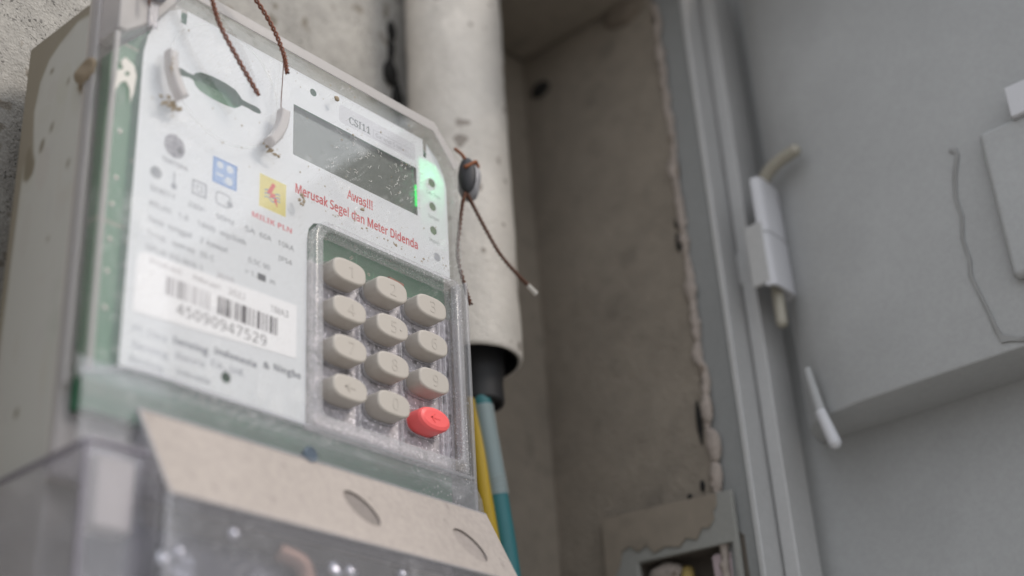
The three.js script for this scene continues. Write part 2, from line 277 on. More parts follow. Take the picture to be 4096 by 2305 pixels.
// ---------------------------------------------------------------- grey steel box in the lower part of the side wall
{
  const t = thing('wall_box', 'grey flush steel box in the brown niche side with an open knockout and crumbling render', 'box', [235, -20, -10]);
  const face = poly([[-34, -120], [22, -120], [22, 15.6], [-34, 19.4]], [[[-20, -60], [20, -60], [20, -2.6], [-20, -0.4]]]);
  const toX = (g, x) => g.applyMatrix4(new THREE.Matrix4().makeBasis(V3(0, 0, 1), V3(0, 1, 0), V3(-1, 0, 0))).translate(x, 0, 0);
  obj('face_plate', toX(extr(face, 0, 2.2, 0.3), 234.8), P({ map: paintTex, roughness: 0.8, color: C(0.7, 0.68, 0.63), name: 'dull grey enamel' }), t);
  obj('render_crust', [toX(rough(extr(poly([[-33.8, 19.2], [-20, 18.4], [-4, 17.2], [16.6, 15.6], [15.8, 11], [14.2, 9.6], [14.4, 7], [12, 4.4], [9, 4.8], [6.4, 1.4], [2, 3], [-1, 0.6], [-7, 2.2], [-12, 1], [-15, 4.6], [-19, 3.2], [-22.4, 6], [-26, 5], [-27.4, 0], [-30, -3], [-30.4, -9], [-33.8, -14]]), 0, 0.5, 0.2, 2), 0.12, 90, 47), 232.4)], P({ map: mudTex, roughness: 0.96, color: C(1.02, 0.99, 0.95), name: 'pale render' }), t, { label: 'brown render still clinging to the top of the box' });
  obj('recess', [bx(247, 249, -62, 2, -22, 22), bx(236, 247, -0.6, 1, -22, 22), bx(236, 247, -62, 0, -23, -21), bx(236, 247, -62, 0, 21, 23)], M.recess, t);
  obj('paper_scrap', [rough(bx(236, 242, -30, -4, 9, 17, 1, 2), 0.8, 40, 51)], M.scrapPink, t);
  obj('plastic_scrap', [rough(new THREE.IcosahedronGeometry(5, 3).scale(0.7, 0.9, 1.4).translate(238, -6, -12), 1, 40, 53)], M.mortar, t);
  obj('cable_end', [tube([[240, -6, -4], [238, -9, -3], [239, -16, -5]], 2.4, 12, 10)], M.scrapYellow, t);
  obj('cable_end', [tube([[239, -9, -17], [237, -12, -16], [239, -18, -15]], 2.2, 12, 10)], M.scrapPurple, t);
}

// ---------------------------------------------------------------- cabinet frame, hinge and open door
let cabinet;
{
  const t = thing('meter_cabinet', 'grey enamelled steel cabinet with open door and pale hinge at the right of the conduit', 'cabinet', [240, -400, 30]);
  cabinet = t;
  obj('side_strip', bx(236.2, 239, -420, 420, 14, 29), M.greyShaded, t);
  obj('front_flange', bx(235, 251, -420, 420, 27.4, 29.8, 0.6), M.greyLit, t);
  obj('added_left_side', bx(-74, -70, -420, 420, ZW, 14, 0.6), M.greyLit, t);  // unseen side, added to hold back light from the left
  obj('back_channel', bx(246, 262, -420, 420, 14, 27), M.greyShaded, t);
}
{
  const t = obj('door', bx(271, 273.5, -420, 256, 30.6, 330, 0.6), M.grey, cabinet, { label: 'open door seen from its inner side' });
  obj('folded_rim', [bx(246.4, 262.4, -420, 300, 30.4, 36.2, 0.7)], M.greyLit, t);
  { // shallow pressed tray with a softly rounded back edge
    const q = [[40, 271.4], [40.6, 264], [43, 257], [48, 251.4], [56, 247.4], [68, 245.6], [86, 245], [318, 245], [318, 271.4]];
    const tg = extr(poly(q.map(([z, x]) => [x, z])), 0, 213.5, 0.9, 3); tg.rotateX(-Math.PI / 2); tg.scale(1, 1, -1); const ix = tg.attributes.position;
    for (let i = 0; i < ix.count; i += 3) for (const k of ['position', 'normal', 'uv']) { const a = tg.attributes[k], n = a.itemSize; for (let c = 0; c < n; c++) { const w = a.array[(i + 1) * n + c]; a.array[(i + 1) * n + c] = a.array[(i + 2) * n + c]; a.array[(i + 2) * n + c] = w; } }
    tg.deleteAttribute('normal'); tg.translate(0, 36.5, 0);
    obj('stiffener_tray', toCreasedNormals(tg, 0.6), M.grey, t);
  }
  obj('top_fold', bx(252, 272.5, 252, 256, 48, 330, 0.8), M.grey, t);
  obj('free_rim', bx(243, 272, -420, 256, 326, 330, 0.8), M.grey, t);
  const st = [[119, 114.5], [119.6, 113], [121, 112], [118.4, 104], [117, 96], [117.8, 88], [116.2, 80], [117, 72], [116, 66], [117.8, 58], [119.4, 50], [120, 45], [121.4, 40], [124, 39.6], [129, 37.8], [150, 38.6], [150, 40.2], [128, 39.6], [124.6, 41.4], [122.4, 42.4], [121.2, 46], [120.4, 51], [118.8, 58], [117.2, 66], [118, 72], [117.2, 80], [118.8, 88], [118.2, 96], [119.8, 104], [122.2, 111], [121.8, 114]];
  const g = extr(poly(st), 0, 0.5); g.applyMatrix4(new THREE.Matrix4().makeBasis(V3(0, 0, 1), V3(0, 1, 0), V3(-1, 0, 0))); g.translate(244.9, 0, 0);
  obj('sealant_line', rough(g, 0.05, 60, 61), P({ color: C(0.25, 0.25, 0.245), roughness: 0.9, name: 'old glue' }), t, { label: 'ragged dark line of old glue' });
  obj('raised_strip', bx(240.5, 244.98, 58, 113.5, 131, 220, 4, 5), M.grey, t);
  obj('white_block', bx(238.5, 245, 112.5, 124.5, 143.8, 170, 0.8), M.white, t);
  obj('stay_rod', [cyl([243.9, 54, 52.6], [243.6, 37.2, 55.2], 1.4, 1.9, 16)], M.grey, t);
  obj('rod_tip_lit', [cyl([243.4, 37, 55.2], [243.4, 24.5, 58.6], 1.95, 2.3, 20), new THREE.SphereGeometry(2.3, 16, 10).translate(243.4, 24.5, 58.6)], M.white, t);  // whiter than the rod: stronger light on its exposed end put into colour
}
{
  const t = obj('hinge', [bx(235.2, 237, 87.5, 112.6, 41, 48.6, 0.5), bx(246, 254.5, 97, 110, 29.9, 31.6, 0.4)], M.greyLit, cabinet, { label: 'pale painted folded steel hinge with bent pin' });
  const fold = (y0, y1, w) => { const q = [[235.2, 46.6], [235.4, 48.8], [236.4, 49.9], [238, 50.3], [246, 50.2], [w - 1.2, 49.6], [w, 48.2], [w, 45], [w - 1.4, 45], [w - 1.5, 47.4], [w - 2.2, 48.2], [246, 48.8], [238.6, 48.8], [237.2, 48.2], [236.8, 46.6]]; const g = extr(poly(q.map(([x, z]) => [x, -z])), 0, y1 - y0, 0.2, 1); g.rotateX(-Math.PI / 2); return g.translate(0, y0, 0); };
  obj('upper_knuckle', toCreasedNormals(fold(108.3, 131.5, 252.2), 0.7), M.white, t);
  obj('lower_knuckle', toCreasedNormals(fold(86.2, 107.9, 252.8), 0.7), M.white, t);
  obj('pin', [tube([[243, 118, 46.4], [242.8, 131, 47.4], [241.6, 134.6, 51], [240.6, 136.6, 57], [239.8, 137.6, 64.4]], 2.5, 30, 14), cyl([244.4, 75, 45.6], [244, 90, 46], 2.2, 2.2, 16), new THREE.SphereGeometry(2.2, 14, 8).translate(244.4, 75, 45.6), new THREE.SphereGeometry(2.5, 14, 8).translate(239.8, 137.6, 64.4)], M.pin, t);
}

// ---------------------------------------------------------------- conduit and cables
{
  const t = thing('conduit_pipe', 'thick grey-beige painted conduit pipe, spotted and chipped, ending above coloured cables', 'pipe', [168, 68, -38]);
  const prof = [[17, 70], [17, 64.5], [17.6, 63.4], [18.6, 63.6], [19, 65]];
  for (let y = 70; y <= 430; y += 4) prof.push([19, y]);
  let g = new THREE.LatheGeometry(prof.map((p) => V2(...p)), 64).translate(168, 0, -38);
  const pg = clean(rough(g, 0.55, 14, 71), true), pp = pg.attributes.position, pu = new Float32Array(pp.count * 2);
  for (let i = 0; i < pp.count; i++) { pu[2 * i] = ((Math.atan2(pp.getX(i) - 168, pp.getZ(i) + 38) / (2 * Math.PI) + 0.75) % 1) * 1.19; pu[2 * i + 1] = pp.getY(i) / UVMM; }
  pg.setAttribute('uv', new THREE.BufferAttribute(pu, 2)); obj('pipe', pg, M.pipe, t, { keepUV: true });
  obj('bore', [cyl([168, 100, -38], [168, 98, -38], 17.1, 17.1, 40), cyl([168, 63.5, -38], [168, 140, -38], 17.05, 17.05, 40, true)], M.black, t);
  const chips = []; g = null; for (const [y, a, r] of [[205, -0.1, 3.4], [160, 0.25, 3], [133, 0.3, 4.2], [103, 0.2, 3.2], [84, 0.45, 3.6], [146, 0.5, 2.4], [118, -0.15, 3.2]]) chips.push(rough(new THREE.IcosahedronGeometry(r, 3).scale(1, 2.6, 0.28).rotateY(Math.PI / 2 - a).rotateY(0).translate(168 + 18.7 * Math.cos(a - 0.2), y, -38 - 18.7 * Math.sin(a - 0.2)), 0.4, 60, 73));
  obj('plaster_splash', chips, P({ color: C(0.62, 0.57, 0.53), roughness: 0.9, name: 'plaster splash' }), t);
}
{
  const s = obj('cable_sheath', [new THREE.LatheGeometry([[6.8, 51], [6.8, 49.6], [8.3, 49.2], [8.8, 50.4], [8.6, 57], [8.9, 60], [9.4, 62], [9.6, 70], [10, 98]].map((p) => V2(...p)), 40).translate(172.5, 0, -38), cyl([172.5, 52, -38], [172.5, 50.9, -38], 6.9, 6.9, 30)], M.black, null);
  obj('collar_ring', [new THREE.TorusGeometry(9.2, 0.9, 10, 40).rotateX(Math.PI / 2).translate(172.5, 59.6, -38), new THREE.TorusGeometry(8.2, 0.7, 10, 40).rotateX(Math.PI / 2).translate(172.5, 50.2, -38)], P({ color: C(0.07, 0.07, 0.073), roughness: 0.6, name: 'grey rubber' }), s);
  s.userData = { label: 'black rubber cable sheath coming out of the conduit end', category: 'cable sheath' };
  const t = thing('teal_cable', 'thick teal insulated cable hanging from the black sheath', 'cable', [176, -60, -34], 'coloured cables below the conduit');
  obj('insulation', tube([[168.6, 60, -36], [169, 49, -34.4], [171.8, 31, -34], [175.4, 11, -34], [178.6, -11, -34], [182, -60, -34], [184, -130, -34]], 3.6, 60, 20), M.teal, t);
  const tp = [[169.3, 47, -34.3], [170.6, 38, -34.1], [172.4, 27.4, -34], [174.6, 15.5, -34]];
  obj('clear_tape', [tube(tp, 3.95, 30, 20)], M.tape, t, { label: 'whitish clear tape wound round the upper cable' });
  const wr = []; for (let k = 0; k < 4; k++) wr.push(new THREE.TorusGeometry(4.0, 0.22, 6, 28).rotateX(Math.PI / 2 - 0.15).rotateZ(0.2).translate(174.5 - 0.3 * k, 16.4 + 1.5 * k, -34)); obj('tape_wrinkle', wr, M.tape, t);
  const y = thing('yellow_cable', 'yellow insulated cable just left of the teal cable', 'cable', [169, -60, -36], 'coloured cables below the conduit');
  obj('insulation', tube([[166.6, 60, -38], [166.9, 49, -36.6], [168, 34, -36], [170, 15, -36], [172.8, -1, -36], [176, -30, -36], [180, -130, -36]], 2.8, 60, 18), M.yellow, y);
  const k = thing('black_cable', 'black insulated cable hanging behind the yellow cable', 'cable', [164, -60, -40], 'coloured cables below the conduit');
  obj('insulation', tube([[164.5, 58, -42], [164, 40, -43], [164.6, 10, -43], [166.5, -20, -43], [170, -130, -43]], 5, 50, 18), M.black, k);
  for (const q of [t, y, k]) delete q.userData.group;
}

// ---------------------------------------------------------------- the meter
const meter = thing('electricity_meter', 'prepaid electricity meter with keypad, display and printed plate under a dusty clear cover', 'meter', [56, -110, -58]);
const W = 118, H = 113;
const outer = (i) => [[-10 + i, -6 + i], [121 - i, -6 + i], [121 - i, 107 - 0.4 * i], [110 - 0.4 * i, 119 - i], [12 + 0.4 * i, 119 - i], [-10 + i, 92 - 0.4 * i]];
// case, standing off the wall on a mounting block
obj('case', extr(poly([[-9, -110], [120, -110], [120, 100], [108, 118], [0, 118], [-9, 110]]), -43, -12.2, 1.6, 4), M.caseP, meter);
obj('case_rim', extr(poly([[-9.6, -28], [120.6, -28], [120.6, 106], [110, 118.4], [0, 118.4], [-9.6, 110.4]]), -12.2, -9.2, 0.6, 2), M.rim, meter);
obj('mounting_block', bx(8, 104, -96, 96, ZW - 1, -43), M.caseP, meter);
// circuit board behind the plate
const board = obj('circuit_board', extr(poly([[-7.8, -12], [117.6, -12], [117.6, 104], [108, 114], [14, 114], [-7.8, 89]], [[[105.2, 74], [117, 74], [117, 103.6], [107.6, 112.6], [105.2, 112.6]], [[54, 83], [104.6, 83], [104.6, 100], [54, 100]]]), -6.4, -2.4), M.pcb, meter);
for (const [x, y] of [[-3.4, 15], [-3.6, 34], [-3.2, 52], [-3.8, 44], [-3.2, 66], [-3.6, 25]]) obj('solder_joint', new THREE.SphereGeometry(0.75, 10, 6).scale(1, 1, 0.5).translate(x, y, -2.4), M.rim, board);
obj('resistor', cyl([92, 56.6, -1.6], [98, 56.2, -1.6], 0.9), P({ color: C(0.42, 0.12, 0.06), roughness: 0.5, name: 'resistor' }), board);

// the printed plate
const sup = (cx, cy, a, b, e = 2.4, n = 44) => Array.from({ length: n }, (_, i) => { const t = i / n * 2 * Math.PI, c = Math.cos(t), s = Math.sin(t); return [cx + a * Math.sign(c) * Math.abs(c) ** (2 / e), cy + b * Math.sign(s) * Math.abs(s) ** (2 / e)]; });
const portHole = [[11.4, 90.9], [12.2, 90.0], [13.6, 90.2], [15.4, 90.9], [17, 90.6], [17.6, 89], [19.4, 87.9], [23, 87.2], [28, 87.2], [31.4, 87.9], [33, 89.2], [33.8, 90.4], [36, 90.6], [38.6, 90.3], [40.2, 90.6], [40.9, 91.7], [40.2, 92.9], [38.6, 93.2], [36, 93], [33.8, 93.2], [33, 94.4], [31.4, 95.6], [28, 96.3], [23, 96.3], [19.4, 95.6], [17.6, 94.4], [17, 93.1], [15.2, 92.8], [13.4, 93.2], [12, 93.1], [11.2, 92.2]].map(([x, y]) => [x, 91.8 + (y - 91.8) * (x > 18 && x < 33 ? 0.82 : 0.75)]);
const plateOutline = [[0, 0], [58.6, 0], [58.6, 57], [59.2, 60.6], [61, 63], [64, 64], [118, 64.6], [118, 98.6], [117, 103], [114.2, 108], [109.2, 112], [109, 106.4], [107.8, 106.4], [107.6, 113], [13.8, 113], [13.6, 108], [11.8, 108], [11.6, 112.4], [8, 110], [3.6, 103], [1.6, 98], [0.5, 92]];
const plateShape = poly(plateOutline, [[[52.9, 82.9], [104.25, 82.9], [104.25, 100.5], [52.9, 100.5]], portHole, circ(60.5, 108.3, 1.3), circ(31.9, 6.1, 1.5), circ(111.2, 97.8, 1.5), circ(111.2, 89, 1.5), circ(111.2, 80.2, 1.5)]);
const K = 17;                                                          // px per mm of the print
const plateTex = canvasTex(Math.round(W * K), Math.round(H * K), (c, w, h) => {
  const X = (x) => x * K, Y = (y) => h - y * K;
  c.fillStyle = '#eef1f8'; c.fillRect(0, 0, w, h);
  const T = (s, x, y, size, col, { font = 'sans-serif', bold = false, width, italic, heavy } = {}) => {
    c.font = `${italic ? 'italic ' : ''}${bold ? 'bold ' : ''}${size * K}px ${font}`; c.fillStyle = col; c.textBaseline = 'alphabetic';
    c.save(); c.translate(X(x), Y(y)); const m = c.measureText(s).width; if (width) c.scale(width * K / m, 1); c.fillText(s, 0, 0); if (heavy) { c.strokeStyle = col; c.lineWidth = heavy; c.strokeText(s, 0, 0); } c.restore();
  };
  const red = '#c8141f', ink = '#33343a', grey = '#70727c';
  // paler strip with type mark
  c.fillStyle = '#dadbe4'; c.beginPath(); c.roundRect(X(71), Y(109.4), X(33), X(6.6), X(1.4)); c.fill();
  T('CSI11', 75, 104.1, 3.5, '#263a3a', { font: 'serif', width: 9.3, heavy: 2 });
  c.strokeStyle = '#9d9da8'; c.lineWidth = 2.5; c.strokeRect(X(85.4), Y(106.5), X(16.4), X(2.9)); T('Garansi 5 tahun', 86.3, 104.3, 2.0, '#8c8c98', { width: 14.6 });
  T('Awas!!!', 74.2, 76.9, 4.3, red, { width: 10.6, heavy: 3.5 });
  T('Merusak Segel dan Meter Didenda', 53.8, 70.6, 4.1, red, { width: 50.2, heavy: 3.5 });
  T('Catu Daya', 108.6, 93.2, 1.6, grey, { width: 6.4 }); T('Tamper', 109, 84.4, 1.7, grey, { width: 5.2 }); T('Impuls', 109, 75.8, 1.7, grey, { width: 5 });
  c.fillStyle = '#a9adb8'; c.beginPath(); c.arc(X(112.4), Y(71), X(1.5), 0, 7); c.fill();
  // round emblem with a caption
  c.fillStyle = '#85838f'; c.beginPath(); c.ellipse(X(12.2), Y(67.2), X(3.3), X(3.6), 0, 0, 7); c.fill();
  c.strokeStyle = '#b9b8c2'; c.lineWidth = 4; for (const r of [0.4, 0.75]) { c.beginPath(); c.ellipse(X(12.2), Y(67.2), X(3.3 * r), X(3.6), 0, 0, 7); c.stroke(); } for (const d of [-1.6, 0, 1.6]) { c.beginPath(); c.moveTo(X(9), Y(67.2 + d)); c.lineTo(X(15.4), Y(67.2 + d)); c.stroke(); }
  c.fillStyle = '#5d5b66'; c.beginPath(); c.ellipse(X(14), Y(66.6), X(0.9), X(1.2), 0.4, 0, 7); c.fill();
  T('TERTERA', 8.4, 61.2, 2.0, '#90919c', { width: 8.4, bold: true });
  // blue square emblem
  c.fillStyle = '#9db9e8'; c.fillRect(X(24.9), Y(69.9), X(8.1), X(8)); c.fillStyle = '#dfe7f4'; c.beginPath(); c.arc(X(27.3), Y(68), X(1.1), 0, 7); c.arc(X(30.6), Y(67.9), X(1.2), 0, 7); c.fill(); c.fillRect(X(26), Y(65.2), X(2.6), X(0.7)); c.beginPath(); c.arc(X(30.4), Y(64), X(1.3), 0, 7); c.fill();
  c.strokeStyle = '#5d8ad0'; c.lineWidth = 8; c.strokeRect(X(25.1), Y(69.7), X(7.7), X(7.6));
  // yellow square emblem: red bolt over blue waves
  c.fillStyle = '#eadc86'; c.fillRect(X(41), Y(71.4), X(9.6), X(10.6));
  c.strokeStyle = '#7f8fb6'; c.lineWidth = 7; for (const d of [0, -1.1, -2.2]) { c.beginPath(); for (let i = 0; i <= 20; i++) { const x = 42.9 + 5.6 * i / 20, y = 66.6 + d + 0.45 * Math.sin(i / 20 * 9); i ? c.lineTo(X(x), Y(y)) : c.moveTo(X(x), Y(y)); } c.stroke(); }
  c.fillStyle = '#dd4a45'; c.beginPath(); [[45.6, 70], [43.6, 66], [45.2, 66.1], [44.4, 64.8], [47.2, 65.6], [47.6, 62.6], [46.2, 64.4], [46.9, 66.6], [45.4, 66.6], [46.8, 69.6]].forEach(([x, y], i) => (i ? c.lineTo(X(x), Y(y)) : c.moveTo(X(x), Y(y)))); c.fill();
  T('MILIK PLN', 38.4, 56.4, 2.3, '#e0727c', { width: 14.8, bold: true });
  // row of symbols
  c.fillStyle = '#8b8f99'; c.beginPath(); c.arc(X(7), Y(56.8), X(1.8), 0, 7); c.fill();
  c.strokeStyle = '#9a9da8'; c.fillStyle = '#9a9da8'; c.lineWidth = 7; c.beginPath(); c.moveTo(X(12.6), Y(59.4)); c.lineTo(X(12.6), Y(55)); c.stroke(); c.beginPath(); c.arc(X(12.7), Y(55), X(0.9), 0, 7); c.fill();
  c.lineWidth = 9; c.strokeRect(X(18.7), Y(59.6), X(4.2), X(4)); c.lineWidth = 6; c.strokeRect(X(19.9), Y(58.4), X(1.8), X(1.7));
  c.lineWidth = 7; c.beginPath(); c.roundRect(X(26.4), Y(59.4), X(4.6), X(3.8), X(1)); c.stroke(); c.beginPath(); c.arc(X(31), Y(57), X(1), 0, 7); c.fill();
  // specification lines
  const sp = '#5e606c';
  T('SERI11', 5.4, 51, 2.3, sp, { width: 8 }); T('230V~', 17.4, 51, 2.3, sp, { width: 6 }); T('50Hz', 26.4, 51, 2.3, sp, { width: 6.4 }); T('5A', 36.2, 51, 2.3, sp, { width: 3.8 }); T('60A', 41.4, 51, 2.3, '#55575f', { width: 4.2 }); T('10kA', 47.8, 51, 2.3, '#5f6068', { width: 6 });
  T('KELAS', 5.4, 46.4, 2.3, sp, { width: 7 }); T('1.0', 14.4, 46.4, 2.3, sp, { width: 3.4 }); T('1600', 20.4, 46.4, 2.3, sp, { width: 6.2 }); T('imp/kWh', 28, 46.4, 2.3, sp, { width: 9 }); T('IP54', 48.2, 46.2, 2.3, '#55565f', { width: 5 });
  T('Fasa', 5.4, 41.8, 2.3, sp, { width: 5 }); T('tunggal', 11.6, 41.8, 2.3, sp, { width: 7.6 }); T('2 kawat', 21.6, 41.8, 2.3, sp, { width: 9.4 }); T('0.5C 90', 37.8, 41.8, 2.3, sp, { width: 7.6 });
  T('Temp.', 5.4, 37.6, 2.3, sp, { width: 6.4 }); T('operasi', 13, 37.6, 2.3, sp, { width: 7.4 }); T('55 C', 22, 37.6, 2.3, sp, { width: 4.6 }); T('> 1.', 36.8, 38, 2.3, sp, { width: 4 }); c.fillStyle = '#50525c'; c.fillRect(X(41.2), Y(39.8), X(2.8), X(2)); T('m', 45.4, 38, 2.3, sp, { width: 2 });
  T('SPLN D3.009-1', 5.4, 33.4, 2.4, '#85868f', { width: 18 }); T('2010', 27.4, 33.4, 2.4, '#9a9098', { width: 6 });
  T('PT. Citra', 3.0, 10.0, 2.5, '#888c9c', { width: 10.4 }); T('Sanxing', 15, 10.6, 2.6, '#565a6e', { width: 11, bold: true }); T('Indonesia', 27.8, 11.6, 2.6, '#464a5e', { width: 14, bold: true }); T('&', 43.8, 12.4, 2.6, '#3e4254', { width: 2.2, bold: true }); T('Ningbo', 47.2, 12.8, 2.7, '#3e4254', { width: 9.8, bold: true });
  T('Sanxing', 3.2, 5.8, 2.4, '#7c8094', { width: 10.8 }); T('Electric', 16, 6.6, 2.5, '#5f6378', { width: 9.4 }); T('Co., Ltd.', 27, 8, 2.5, '#565a72', { width: 11 });
  T('Bandung -', 2.8, 1.9, 2.4, '#808494', { width: 11.4 }); T('Indonesia', 16.4, 2.6, 2.4, '#626678', { width: 10.6 });
});
function uvPlate(g) { const p = g.attributes.position, uv = new Float32Array(p.count * 2); for (let i = 0; i < p.count; i++) { uv[2 * i] = p.getX(i) / W; uv[2 * i + 1] = p.getY(i) / H; } g.setAttribute('uv', new THREE.BufferAttribute(uv, 2)); return g; }
M.print = P({ map: plateTex, roughness: 0.6, transmission: 0.16, thickness: 0, name: 'printed plate' });
const plate = obj('name_plate', uvPlate(clean(new THREE.ShapeGeometry(plateShape, 12), true)), M.print, meter, { keepUV: true, label: 'white printed plate with red warning text' });
// barcode sticker on the plate
const stickTex = canvasTex(1100, 400, (c, w, h) => {
  const k = w / 52.4, X = (x) => (x - 2.6) * k, Y = (y) => h - (y - 15.2) * k;
  c.fillStyle = '#f5f5fa'; c.fillRect(0, 0, w, h);
  const T = (s, x, y, size, width, col, rot = 0, font = 'sans-serif') => { c.font = `${size * k}px ${font}`; c.fillStyle = col; c.save(); c.translate(X(x), Y(y)); c.rotate(rot); c.scale(width * k / c.measureText(s).width, 1); c.fillText(s, 0, 0); c.restore(); };
  T('Produksi', 6.6, 30, 2.1, 10, '#a7a1a6'); T('Februari', 20, 30, 2.2, 9, '#8d878c'); T('2022', 31.4, 29.9, 2.4, 6, '#8f898e'); T('1MA3', 45.6, 29.6, 2.8, 6.6, '#6d6b72');
  let x = 12; const dark = ['#b3b0b6', '#8b878e', '#605b63', '#4a454e'];
  const bars = [[12, 1, 0], [13.2, 0.6, 0], [14.2, 0.6, 0], [15.6, 0.9, 1], [17, 0.7, 1], [18.4, 0.5, 0], [20, 0.5, 0], [21, 0.6, 0], [22.6, 0.5, 0], [24, 0.5, 0], [25.2, 0.5, 0], [28.2, 1.0, 2], [29.6, 0.8, 2], [30.8, 1.3, 3], [32.4, 0.5, 1], [33.8, 0.8, 2], [35.0, 0.5, 2], [36, 1.8, 3], [38.4, 0.7, 1], [39.8, 0.6, 1], [41.2, 1.2, 2], [43, 0.6, 1], [44.2, 0.7, 1], [45.6, 1.0, 3], [47, 0.5, 2], [47.8, 0.5, 1]];
  for (const [b, bw, d] of bars) { c.fillStyle = dark[d]; c.fillRect(X(b), Y(28.2), bw * k, 5.2 * k); }
  T('45090947529', 15.4, 18.8, 4.2, 29.6, '#57535c', 0, 'monospace');
});
function uvBox(g, x0, x1, y0, y1) { const p = g.attributes.position, uv = new Float32Array(p.count * 2); for (let i = 0; i < p.count; i++) { uv[2 * i] = (p.getX(i) - x0) / (x1 - x0); uv[2 * i + 1] = (p.getY(i) - y0) / (y1 - y0); } g.setAttribute('uv', new THREE.BufferAttribute(uv, 2)); return g; }
obj('barcode_sticker', uvBox(clean(extr(poly([[2.6, 15.2], [55, 18.4], [55, 34.4], [5.2, 32.6], [3, 31]]), 0.02, 0.14), true), 2.6, 55, 15.2, 34.3), P({ map: stickTex, roughness: 0.55, name: 'barcode sticker' }), meter, { keepUV: true, label: 'white sticker with barcode and serial number' });
obj('display', bx(52, 105, 82, 101.4, -3, -1.4, 0.3), M.lcd, meter, { label: 'blank grey green display window' });
// indicators: three lenses in the plate, one lit lamp behind the strip and a lit edge beside the display
for (const y of [97.8, 89, 80.2]) obj('indicator_lens', cyl([111.2, y, -1.4], [111.2, y, -0.12], 2.1), P({ color: C(0.1, 0.17, 0.08), roughness: 0.35, name: 'green lens' }), meter);
const lampAt = V3(111.2, 100.5, -8);
obj('added_light_shroud', [extr(poly([[105.3, 74.2], [117.4, 74.2], [117.4, 101.4], [113.4, 106], [105.3, 106]], [[[105.8, 74.8], [116.9, 74.8], [116.9, 101.1], [113.1, 105.5], [105.8, 105.5]]]), -10, -0.3), bx(105, 118, 74, 113, -11, -10.2)], M.caseP, meter);  // unseen shroud added to keep the lamp's glow off the cover edges
obj('indicator_lamp', new THREE.SphereGeometry(1.3, 16, 12).translate(lampAt.x, lampAt.y, lampAt.z - 0.2), M.lamp, meter, { label: 'lit green indicator lamp behind the plate' });
obj('indicator_lamp', bx(104.55, 105.1, 87, 95, -1.38, -0.8, 0.2), M.lamp, meter, { label: 'lit green edge of the display' });
for (const [x, y, z, I] of [[lampAt.x, lampAt.y, lampAt.z + 1.6, 0.00062], [104.0, 91.5, -0.9, 0.0000015]]) {
  const l = new THREE.PointLight(0x66ffaa, I); l.name = 'indicator_light'; l.position.set(x * MM, y * MM + LIFT, z * MM); l.shadow.radius = 0.04; l.castShadow = true; l.shadow.camera.near = 0.0005; scene.add(l);
}

// clear cover: front sheet, upright walls, lower step
const kp = (i) => rrect(58.8 + i, 120 - i, -1 + i, 63.6 - i, [2, 2, 3, 6.4 - i * 0.6]);
obj('cover_front', extr(poly(outer(0.4), [kp(0.1)]), 2.2, 3), M.clear, meter, { label: 'dusty clear front of the cover' });
obj('cover_wall', extr(poly(outer(0), [outer(2)]), -8.6, 2.15, 0.5, 2), M.clear, meter);
obj('corner_ridge', [tube([[-9.4, -5, 2.4], [-9.4, 40, 2.4], [-9.4, 92, 2.4]], 0.85, 4, 10), tube([[-10.4, -6, -5.6], [-10.4, 50, -5.6], [-10.4, 110, -5.6]], 0.8, 4, 10)], M.frost, meter);
obj('seal_post', extr(poly([[-9.8, 93], [-7, 93], [1, 100], [9, 112], [13, 118.9], [0, 118.9], [-9.8, 111]]), -6.5, 3.2, 0.6), M.frost, meter, { label: 'frosted upper left corner block of the cover' });
obj('cover_top', extr(poly([[13, 118.9], [110, 118.9], [121, 107], [118.6, 104.4], [109.2, 115.4], [11.2, 115.4]]), 3.05, 3.5, 0.15), M.frost, meter, { label: 'frosted upper edge of the cover' });
obj('cover_flange', extr(poly([[-11, -28], [121.6, -28], [121.6, 107], [110.6, 119.6], [0, 119.6], [-11, 111.4]], [[[-8, -27], [119, -27], [119, 105], [109, 116.6], [13, 116.6], [-8, 91]]]), -9.2, -6.6, 0.6, 3), M.frost, meter);
obj('cover_step', [extrX([[-8, -28], [6.6, -28], [6.6, -13], [6, -8.6], [3.4, -2.4], [2.2, -1.6], [1.4, -2.4], [5, -9], [5.4, -26], [-8, -26]], -13, 121.4, 0.3)], P({ color: C(0.9, 0.9, 0.92), transmission: 0.96, transmissionMap: rep(dustTex, 0.7), roughness: 0.2, thickness: 0, name: 'clear cover step' }), meter, { label: 'clear lower step of the cover' });
obj('step_edge', [tube([[-13, -6.4, 3.4], [-6, -4.4, 3.6], [1.4, -1.8, 3.4], [30, -1.6, 3.3], [121, -1.4, 3.3]], 0.55, 60, 8), tube([[1.6, -12.8, 6.7], [60, -12.8, 6.7], [121.4, -13.2, 6.6]], 0.6, 20, 8)], M.edge, meter);
obj('side_rib', [bx(117.2, 118.4, 3, 62, 0.5, 3.4, 0.4), bx(121.05, 122.4, -28, 64, -8, 3.6, 0.5)], M.edge, meter);
obj('side_dirt_strip', bx(118.5, 121, 2, 62, -1.4, 0.4), P({ map: mottleTex, color: C(0.62, 0.55, 0.45), roughness: 0.8, name: 'brown dust' }), meter, { label: 'brown dust lying in the channel beside the keypad' });
